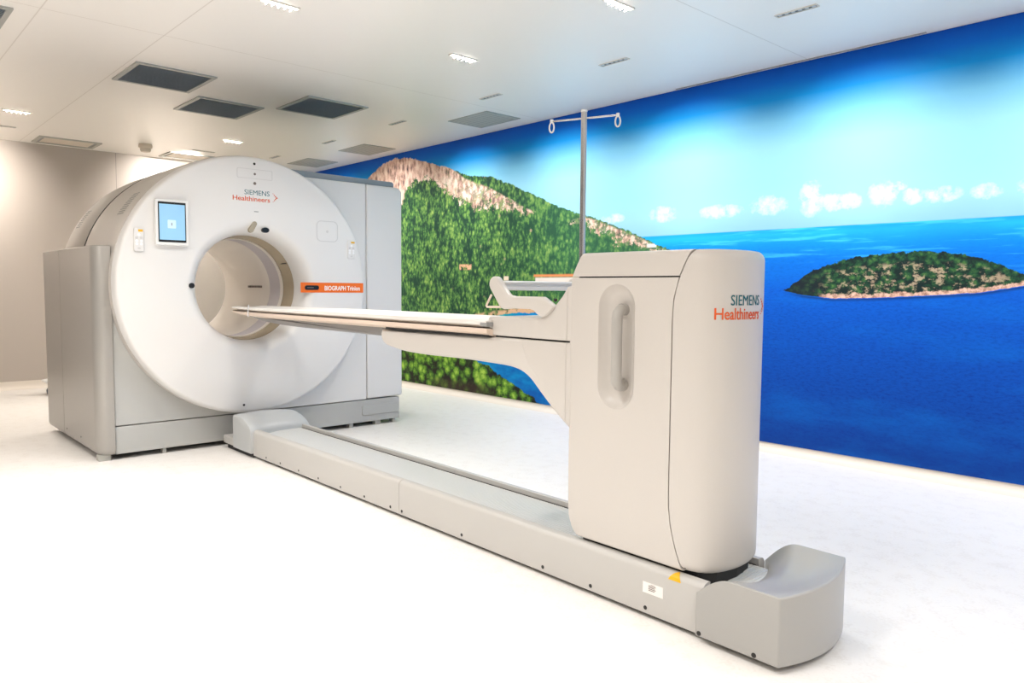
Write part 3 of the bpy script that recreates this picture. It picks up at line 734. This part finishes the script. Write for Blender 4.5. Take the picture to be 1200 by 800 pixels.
# --- column
half = [(-1.345, 1.9655), (-1.315, 1.9685), (-1.288, 1.977), (-1.266, 1.992), (-1.249, 2.012), (-1.237, 2.036), (-1.228, 2.065), (-1.222, 2.098), (-1.220, 2.135)]
front = half+[(x, 2*TY-y) for x, y in half[::-1][1:]]
def seam_x(z):
    if z > 1.0: return -1.397+.068*((z-1.0)/.205)**2
    if z < .42: return -1.397+.060*((.42-z)/.23)**2
    return -1.397
def inset_line(pts, d):
    out = []
    for i, p in enumerate(pts):
        a = Vector(pts[max(0, i-1)]); b_ = Vector(pts[min(len(pts)-1, i+1)])
        tn = (b_-a).normalized(); nm = Vector((-tn.y, tn.x))
        if nm.dot(Vector((-1.40, TY))-Vector(p)) < 0: nm = -nm
        q = Vector(p)+nm*d; out.append((q.x, q.y))
    return out
ZT = 1.206; ZB = .190
def edge_ins(z, rt=.030, rb=.030):
    d = 0
    if z > ZT-rt: d = rt-math.sqrt(max(0, rt*rt-(z-(ZT-rt))**2))
    if z < ZB+rb: d = rb-math.sqrt(max(0, rb*rb-((ZB+rb)-z)**2))
    return d
def zlevels(a, b_, n, ends):
    zs = [a+(b_-a)*k/n for k in range(n+1)]
    for r in (.002, .006, .012, .02, .03):
        if 'b' in ends: zs.append(a+r)
        if 't' in ends: zs.append(b_-r)
    return sorted(set(round(z, 5) for z in zs))
rings = []
for z in zlevels(ZB, ZT, 26, 'tb'):
    i = edge_ins(z); fr_ = inset_line(front, i); sx = seam_x(z)+.0022
    y0 = 1.965+i; y1 = 2*TY-y0
    fr_ = [(max(x, sx+.004), min(max(y, y0), y1)) for x, y in fr_]
    rings.append([(sx, y0, z)]+[(sx+(fr_[0][0]-sx)*.5, y0, z)]+[(x, y, z) for x, y in fr_]+[(sx+(fr_[0][0]-sx)*.5, y1, z), (sx, y1, z)])
fc = part('column_front_cover', loft(rings), M['cream'], t, angle=60)
def back_x(z):
    x = -1.842
    if z > 1.10: x += .055*((z-1.10)/.106)**1.3
    if z < .30: x += .062*(1-math.sqrt(max(0, 1-((.30-z)/.11)**2)))
    return x
def body_rings(za, zb, ends):
    rr = []
    for z in zlevels(za, zb, 14, ends):
        i = edge_ins(z, .014, .012); sx = seam_x(z)-.0022; bx = back_x(z)
        y0 = 1.965+i; y1 = 2*TY-y0; c = .012
        rr.append([(sx, y0, z), (bx+c, y0, z), (bx+c*.3, y0+c*.3, z), (bx, y0+c, z), (bx, y1-c, z), (bx+c*.3, y1-c*.3, z), (bx+c, y1, z), (sx, y1, z)])
    return rr
body = part('column_side_cover', loft(body_rings(ZB, 1.1195, 'b')), M['cream'], t, angle=40)
part('column_top_cover', loft(body_rings(1.1245, ZT, 't')), M['cream'], t, angle=40)
part('column_core', box(-1.80, -1.33, 1.972, 2.298, .20, 1.185), M['dark'], t, smooth=False)
part('column_carriage', prism_xy([(-1.79, 2.0), (-1.30, 2.0), (-1.26, 2.04), (-1.245, 2.135), (-1.26, 2.23), (-1.30, 2.27), (-1.79, 2.27)], .15, .195), M['dark'], t, smooth=False)
# recessed grip: cut a pocket with sloped sides out of the side cover and core
def stad(x0, x1, z0, z1, y):
    r = (x1-x0)/2; cx = (x0+x1)/2
    return [(x, y, z) for x, z in arc(cx, z1-r, r, 0, 180, 14)+arc(cx, z0+r, r, 180, 360, 14)]
cut = loft([stad(-1.702, -1.545, .674, 1.098, 1.95), stad(-1.702, -1.545, .674, 1.098, 1.9655), stad(-1.697, -1.550, .679, 1.093, 1.971), stad(-1.682, -1.565, .696, 1.078, 2.002)])
cutter = newobj('pocket_cutter', cut, M['cream'])
core = [o for o in t.children if o.name.startswith('column_core')][0]
for ob in (body, core):
    md = ob.modifiers.new('pocket', 'BOOLEAN'); md.operation = 'DIFFERENCE'; md.object = cutter; md.solver = 'EXACT'
bpy.context.view_layer.update()
for ob in (body, core):
    dg = bpy.context.evaluated_depsgraph_get()
    nm = bpy.data.meshes.new_from_object(ob.evaluated_get(dg)); old = ob.data
    ob.modifiers.clear(); ob.data = nm
    for p in nm.polygons: p.use_smooth = (ob is body)
    nm.set_sharp_from_angle(angle=math.radians(28))
bpy.data.objects.remove(cutter)
pocket = loft([stad(-1.6965, -1.5505, .6795, 1.0925, 1.972), stad(-1.684, -1.563, .694, 1.080, 1.988), stad(-1.668, -1.579, .712, 1.062, 1.994)], cap0=False)
part('grip_recess', pocket, M['cream'], body, angle=50)
hp = [(-1.612, 1.996, 1.012), (-1.611, 1.975, 1.012), (-1.600, 1.955, 1.010), (-1.600, 1.943, 1.000), (-1.600, 1.940, .985)]
hp += [(-1.600, 1.940, .90), (-1.600, 1.940, .80), (-1.600, 1.943, .772), (-1.600, 1.955, .758), (-1.611, 1.975, .756), (-1.612, 1.996, .756)]
hd = part('grab_handle', tube(hp, .0185, 18), M['handle'], body, angle=50)
for z in (1.012, .756):
    bm = loft([[(-1.612+.021*math.cos(a*PI/10), y, z+.021*math.sin(a*PI/10)) for a in range(20)] for y in (1.976, 1.996)])
    part('handle_socket', bm, M['handle'], hd)
# lettering wrapped round the curved front
def front_x(y):
    for (xa, ya), (xb, yb) in zip(front[:-1], front[1:]):
        if ya <= y <= yb: return xa+(xb-xa)*(y-ya)/(yb-ya)
    return front[-1][0]
def wrap(u, v, w_): return (front_x(u)+.0012+w_, u, v)
def dense(s, *a, **k):
    bm = fit_text(s, lambda u, v, w_: (u, v, w_), *a, **k)
    bmesh.ops.triangulate(bm, faces=bm.faces[:])
    for v in bm.verts: v.co = Vector(wrap(v.co.x, v.co.y, v.co.z))
    return bm
part('petrol_lettering', dense('SIEMENS', 2.038, 2.180, 1.034, 1.066, bold=0), M['textblue'], fc, smooth=False)
part('orange_lettering', dense('Healthineers', 1.993, 2.180, .990, 1.026, bold=.003), M['textorange'], fc, smooth=False)
part('dotted_chevron', chevron(wrap, 2.198, 1.030, .022), M['textorange'], fc, smooth=False)
r = .007
part('screw', disc_yz(-1.262, -1.2545, 2.245, .262, .006, .008, 12), M['screw'], fc)

# ================================================================== DRIP POLE
p = thing('drip_pole', (-2.223, 2.45, 0), 'steel drip stand pole with two hooked arms rising behind the table column', 'drip pole')
px, py = -2.223, 2.45
bm = bmesh.new()
add_loft(bm, [[(px+.013*math.cos(a*PI/12)*(1 if a % 6 else .78), py+.013*math.sin(a*PI/12)*(1 if a % 6 else .78), z) for a in range(24)] for z in (.80, 1.845)])
part('pole', bm, M['steel'], p, angle=60)
part('pole_clamp', box(px-.022, px+.022, 2.322, 2.45, .86, .90), M['handle'], p, bevel=.004)
part('pole_cap', loft([[(px+.014*math.cos(a*PI/8), py+.014*math.sin(a*PI/8), z) for a in range(16)] for z in (1.843, 1.852)]), M['plastic'], p)
d = Vector((.14, .055, 0)).normalized(); L_ = .152
for s in (-1, 1):
    c = Vector((px, py, 1.816))
    e = c+d*s*L_
    arm = part('hook_arm', tube([c, c+d*s*L_*.5, e-d*s*.004, e+Vector((0, 0, .006))], .0042, 10), M['steel'], p)
    ring = [e+Vector((0, 0, -.026))+d*(.011*math.cos(a*PI/8))+Vector((0, 0, .022*math.sin(a*PI/8))) for a in range(-11, 5)]
    part('hook', tube(ring, .0036, 8), M['plastic'], arm)
    part('hook_tip', tube([e+Vector((0, 0, -.006)), e+Vector((0, 0, .008))], .0075, 10), M['plastic'], arm)

# ================================================================== CEILING FITTINGS
def ring_frame_xy(x0, x1, y0, y1, w_, z0, z1):
    o_ = [(x0, y0), (x1, y0), (x1, y1), (x0, y1)]; i_ = [(x0+w_, y0+w_), (x1-w_, y0+w_), (x1-w_, y1-w_), (x0+w_, y1-w_)]
    bm = bmesh.new()
    R = [[bm.verts.new((a, b_, z)) for a, b_ in poly] for poly, z in ((o_, z1), (o_, z0), (i_, z0), (i_, z1))]
    for k in range(4):
        a, b_ = R[k], R[(k+1) % 4]
        for i in range(4): bm.faces.new((a[i], a[(i+1) % 4], b_[(i+1) % 4], b_[i]))
    return bm
def copy_thing(src, loc, label):
    r_ = src.copy(); C.objects.link(r_); r_.location = loc; r_['label'] = label
    for ch in list(src.children):
        c_ = ch.copy(); C.objects.link(c_); c_.parent = r_; c_.matrix_parent_inverse = ch.matrix_parent_inverse.copy()
        for g2 in list(ch.children):
            d_ = g2.copy(); C.objects.link(d_); d_.parent = c_; d_.matrix_parent_inverse = g2.matrix_parent_inverse.copy()
    return r_
Zc = CEIL
# dark return-air grilles
def grille(x0, x1, y0, y1, label):
    v = thing('return_air_grille', ((x0+x1)/2, (y0+y1)/2, Zc), label, 'ceiling vent', 'dark ceiling grilles')
    part('frame', ring_frame_xy(x0, x1, y0, y1, .028, Zc-.010, Zc), M['ventframe'], v, smooth=False)
    part('backing', box(x0+.02, x1-.02, y0+.02, y1-.02, Zc-.0025, Zc-.0005), M['ventback'], v, smooth=False)
    bm = bmesh.new(); n_ = 22
    for k in range(n_):
        x = x0+.035+(x1-x0-.07)*k/(n_-1)
        add_loft(bm, [[(x-.008, y, Zc-.003), (x+.004, y, Zc-.0095), (x+.0055, y, Zc-.0088), (x-.0065, y, Zc-.0022)] for y in (y0+.028, y1-.028)])
    part('louvres', bm, M['ventslat'], v, smooth=False)
    return v
gg = grille(-5.890, -5.330, 1.552, 2.080, 'dark square ceiling grille nearest the camera of the three above the scanner')
def shift(src, dx, dy, label):
    return copy_thing(src, (src.location.x+dx, src.location.y+dy, src.location.z), label)
shift(gg, -.625, .622, 'dark ceiling grille farthest back of the three above the scanner')
shift(gg, -.015, 1.225, 'dark ceiling grille on the right of the three, nearest the sea mural')
shift(gg, .55, -1.285, 'dark ceiling grille cut off at the top left corner of the room view')
# pale square diffusers close to the mural
def diffuser(x0, x1, y0, y1, label, grp, nm='air_diffuser'):
    v = thing(nm, ((x0+x1)/2, (y0+y1)/2, Zc), label, 'ceiling vent', grp)
    part('frame', ring_frame_xy(x0, x1, y0, y1, .012, Zc-.006, Zc), M['ventframe'], v, smooth=False)
    pn = part('panel', box(x0+.02, x1-.02, y0+.02, y1-.02, Zc-.005, Zc), M['diff'], v, smooth=False)
    bm = bmesh.new()
    for k in range(7):
        y = y0+.05+(y1-y0-.1)*k/6; add_box(bm, x0+.04, x1-.04, y-.0025, y+.0025, Zc-.0065, Zc-.005)
    part('slots', bm, M['seam'], v, smooth=False)
    return v
dd = diffuser(-5.29, -4.77, 4.07, 4.45, 'pale grey square ceiling diffuser beside the mural, largest of three in a row', 'pale ceiling diffusers by the mural')
shift(dd, -1.95, .03, 'pale grey ceiling diffuser by the mural above the printed mountain peak')
shift(dd, -3.13, .02, 'pale grey ceiling diffuser by the mural, farthest of three behind the scanner tower')
# long framed diffusers along the back wall
def long_diff(x0, x1, y0, y1, label):
    v = thing('slot_diffuser', ((x0+x1)/2, (y0+y1)/2, Zc), label, 'ceiling vent', 'long diffusers by the back wall')
    part('frame', ring_frame_xy(x0, x1, y0, y1, .03, Zc-.012, Zc), M['diff'], v, smooth=False)
    part('panel', box(x0+.06, x1-.06, y0+.06, y1-.06, Zc-.008, Zc), M['cream2'], v, smooth=False)
    part('gap', box(x0+.03, x1-.03, y0+.03, y1-.03, Zc-.002, Zc-.0005), M['seam'], v, smooth=False)
    return v
ld = long_diff(-8.99, -8.60, 1.605, 2.160, 'long framed ceiling diffuser at the back wall, left one, clear of the scanner')
shift(ld, .02, 1.215, 'long framed ceiling diffuser at the back wall, right one, just above the scanner rim')
# smoke detector
sd = thing('smoke_detector', (-8.35, 2.50, Zc), 'round cream smoke detector on the ceiling above the back wall seam', 'smoke detector')
def cyl_z(cx, cy, prof, n=28):
    bm = bmesh.new(); add_loft(bm, [[(cx+r_*math.cos(2*PI*k/n), cy+r_*math.sin(2*PI*k/n), z) for k in range(n)] for r_, z in prof]); return bm
part('base', cyl_z(-8.35, 2.50, [(.062, Zc), (.066, Zc-.012), (.066, Zc-.035), (.058, Zc-.042)]), M['cream2'], sd)
part('sensor_head', cyl_z(-8.35, 2.50, [(.05, Zc-.042), (.052, Zc-.06), (.044, Zc-.078), (.03, Zc-.082)]), M['cream2'], sd)
part('sensor_gap', cyl_z(-8.35, 2.50, [(.046, Zc-.038), (.046, Zc-.045)]), M['seam'], sd)

# recessed linear downlights: six cells, lamp light of their own
def downlight(cx, cy, label, first=None, along='y', ln=.20, power=P_DOWN, col=NEUT):
    if first is None:
        v = thing('linear_downlight', (0, 0, 0), label, 'ceiling light', 'six-cell ceiling downlights')
        wd = .034
        part('housing', ring_frame_xy(-wd/2-.004, wd/2+.004, -ln/2-.004, ln/2+.004, .004, -.008, 0), M['fin'], v, smooth=False)
        part('reflector', box(-wd/2, wd/2, -ln/2, ln/2, -.0015, 0), M['seam'], v, smooth=False)
        for k in range(6):
            y = -ln/2+ln*(k+.5)/6
            part('lamp_cell', box(-.012, .012, y-.0105, y+.0105, -.006, -.0012), M['lens'], v, smooth=False)
        for k in range(1, 6):
            y = -ln/2+ln*k/6
            part('cross_louvre', box(-.017, .017, y-.005, y+.005, -.020, -.0155), M['fin'], v, smooth=False)
        v.location = (cx, cy, Zc)
        for ch in v.children: ch.matrix_parent_inverse = Matrix.Identity(4)
        r_ = v
    else:
        r_ = copy_thing(first, (cx, cy, Zc), label)
    l = area_lamp('downlight_lamp', (cx, cy, Zc-.014), (0, 0, 0), .03, .18, power, col, spread=math.radians(125))
    return r_
dl = downlight(-3.745, 1.79, 'six-cell ceiling downlight at the top edge of the view, above the table top')
downlight(-3.785, 3.035, 'six-cell ceiling downlight in mid ceiling, between the grilles and the drip pole', dl)
downlight(-2.54, 3.05, 'six-cell ceiling downlight at the top edge of the view, to the right above the column', dl)
downlight(-7.535, 1.25, 'six-cell ceiling downlight at the far left, before the back wall', dl, col=WARM, power=18)
downlight(-7.50, 3.07, 'six-cell ceiling downlight just above the top of the scanner ring', dl, col=WARM, power=26)
# wall washers: dark slots whose lamps look at the wall
def washer_geo(label, ln, axis):
    v = thing('wall_washer', (0, 0, 0), label, 'ceiling light', 'slot wall washers')
    a, b_ = (ln/2, .016) if axis == 'x' else (.016, ln/2)
    part('housing', ring_frame_xy(-a-.004, a+.004, -b_-.004, b_+.004, .004, -.006, 0), M['fin'], v, smooth=False)
    part('slot', box(-a, a, -b_, b_, -.0015, 0), M['ventback'], v, smooth=False)
    for k in range(6):
        c_ = -ln/2+ln*(k+.5)/6
        bb = (c_-.009, c_+.009, -.007, .007) if axis == 'x' else (-.007, .007, c_-.009, c_+.009)
        part('lens_cell', box(*bb, -.004, -.001), M['ventslat'], v, smooth=False)
    for ch in v.children: ch.matrix_parent_inverse = Matrix.Identity(4)
    return v
def washer_light(x, y, tx, ty, tz, power, col):
    l = bpy.data.lights.new('washer_lamp', 'AREA'); l.shape = 'RECTANGLE'; l.size = .16; l.size_y = .03; l.energy = power; l.color = col; l.spread = math.radians(100)
    o = bpy.data.objects.new('washer_lamp', l); C.objects.link(o); o.location = (x, y, Zc-.022)
    o.rotation_euler = (Vector((tx, ty, tz))-Vector((x, y, Zc-.022))).to_track_quat('-Z', 'Y').to_euler()
wx = [-1.963, -3.188, -4.395, -5.655, -6.88, -8.10]
names = ['dark ceiling slot light near the mural, nearest the camera at upper right', 'dark ceiling slot light near the mural, above and right of the drip pole',
         'dark ceiling slot light near the mural, between the drip pole and the pale diffuser', 'small dark ceiling slot light, right of the right-hand dark grille',
         'tiny ceiling slot light above the right shoulder of the scanner', 'tiny ceiling slot light farthest back, touching the scanner rim']
w0 = washer_geo(names[0], .22, 'x'); w0.location = (wx[0], 3.79, Zc)
for x, nm_ in zip(wx[1:], names[1:]): copy_thing(w0, (x, 3.79, Zc), nm_)
for x in wx+[-.74, .48]: washer_light(x, 3.79, x, 4.65, 1.35, P_WASH, COOL)
b0 = washer_geo('slot ceiling light close to the back wall at the far left edge', .22, 'y'); b0.location = (-8.33, 1.255, Zc)
copy_thing(b0, (-8.31, 3.08, Zc), 'slot ceiling light close to the back wall, right of the smoke detector')
for y in (-.6, 1.0, 3.0): washer_light(-8.32, y, -9.12, y, 1.95, P_WASH*1.4, WARM)

# ================================================================== SMALL STAND BEHIND THE GANTRY
q = thing('phantom_stand', (-8.45, 1.66, 0), 'small white stand with dark blue base, mostly hidden behind the silver side of the scanner', 'stand')
cx, cy = -8.45, 1.66
part('cup', cyl_z(cx, cy, [(.045, .26), (.06, .27), (.062, .345), (.075, .352), (.075, .362), (.05, .366)]), M['plastic'], q)
part('stem', cyl_z(cx, cy, [(.05, .14), (.03, .18), (.028, .22), (.045, .26)]), M['plastic'], q)
part('tray', cyl_z(cx, cy, [(.07, .10), (.10, .12), (.135, .142), (.14, .152), (.05, .16)]), M['plastic'], q)
part('blue_base', cyl_z(cx, cy, [(.06, .0), (.095, .012), (.10, .05), (.07, .10)]), M['navy'], q)
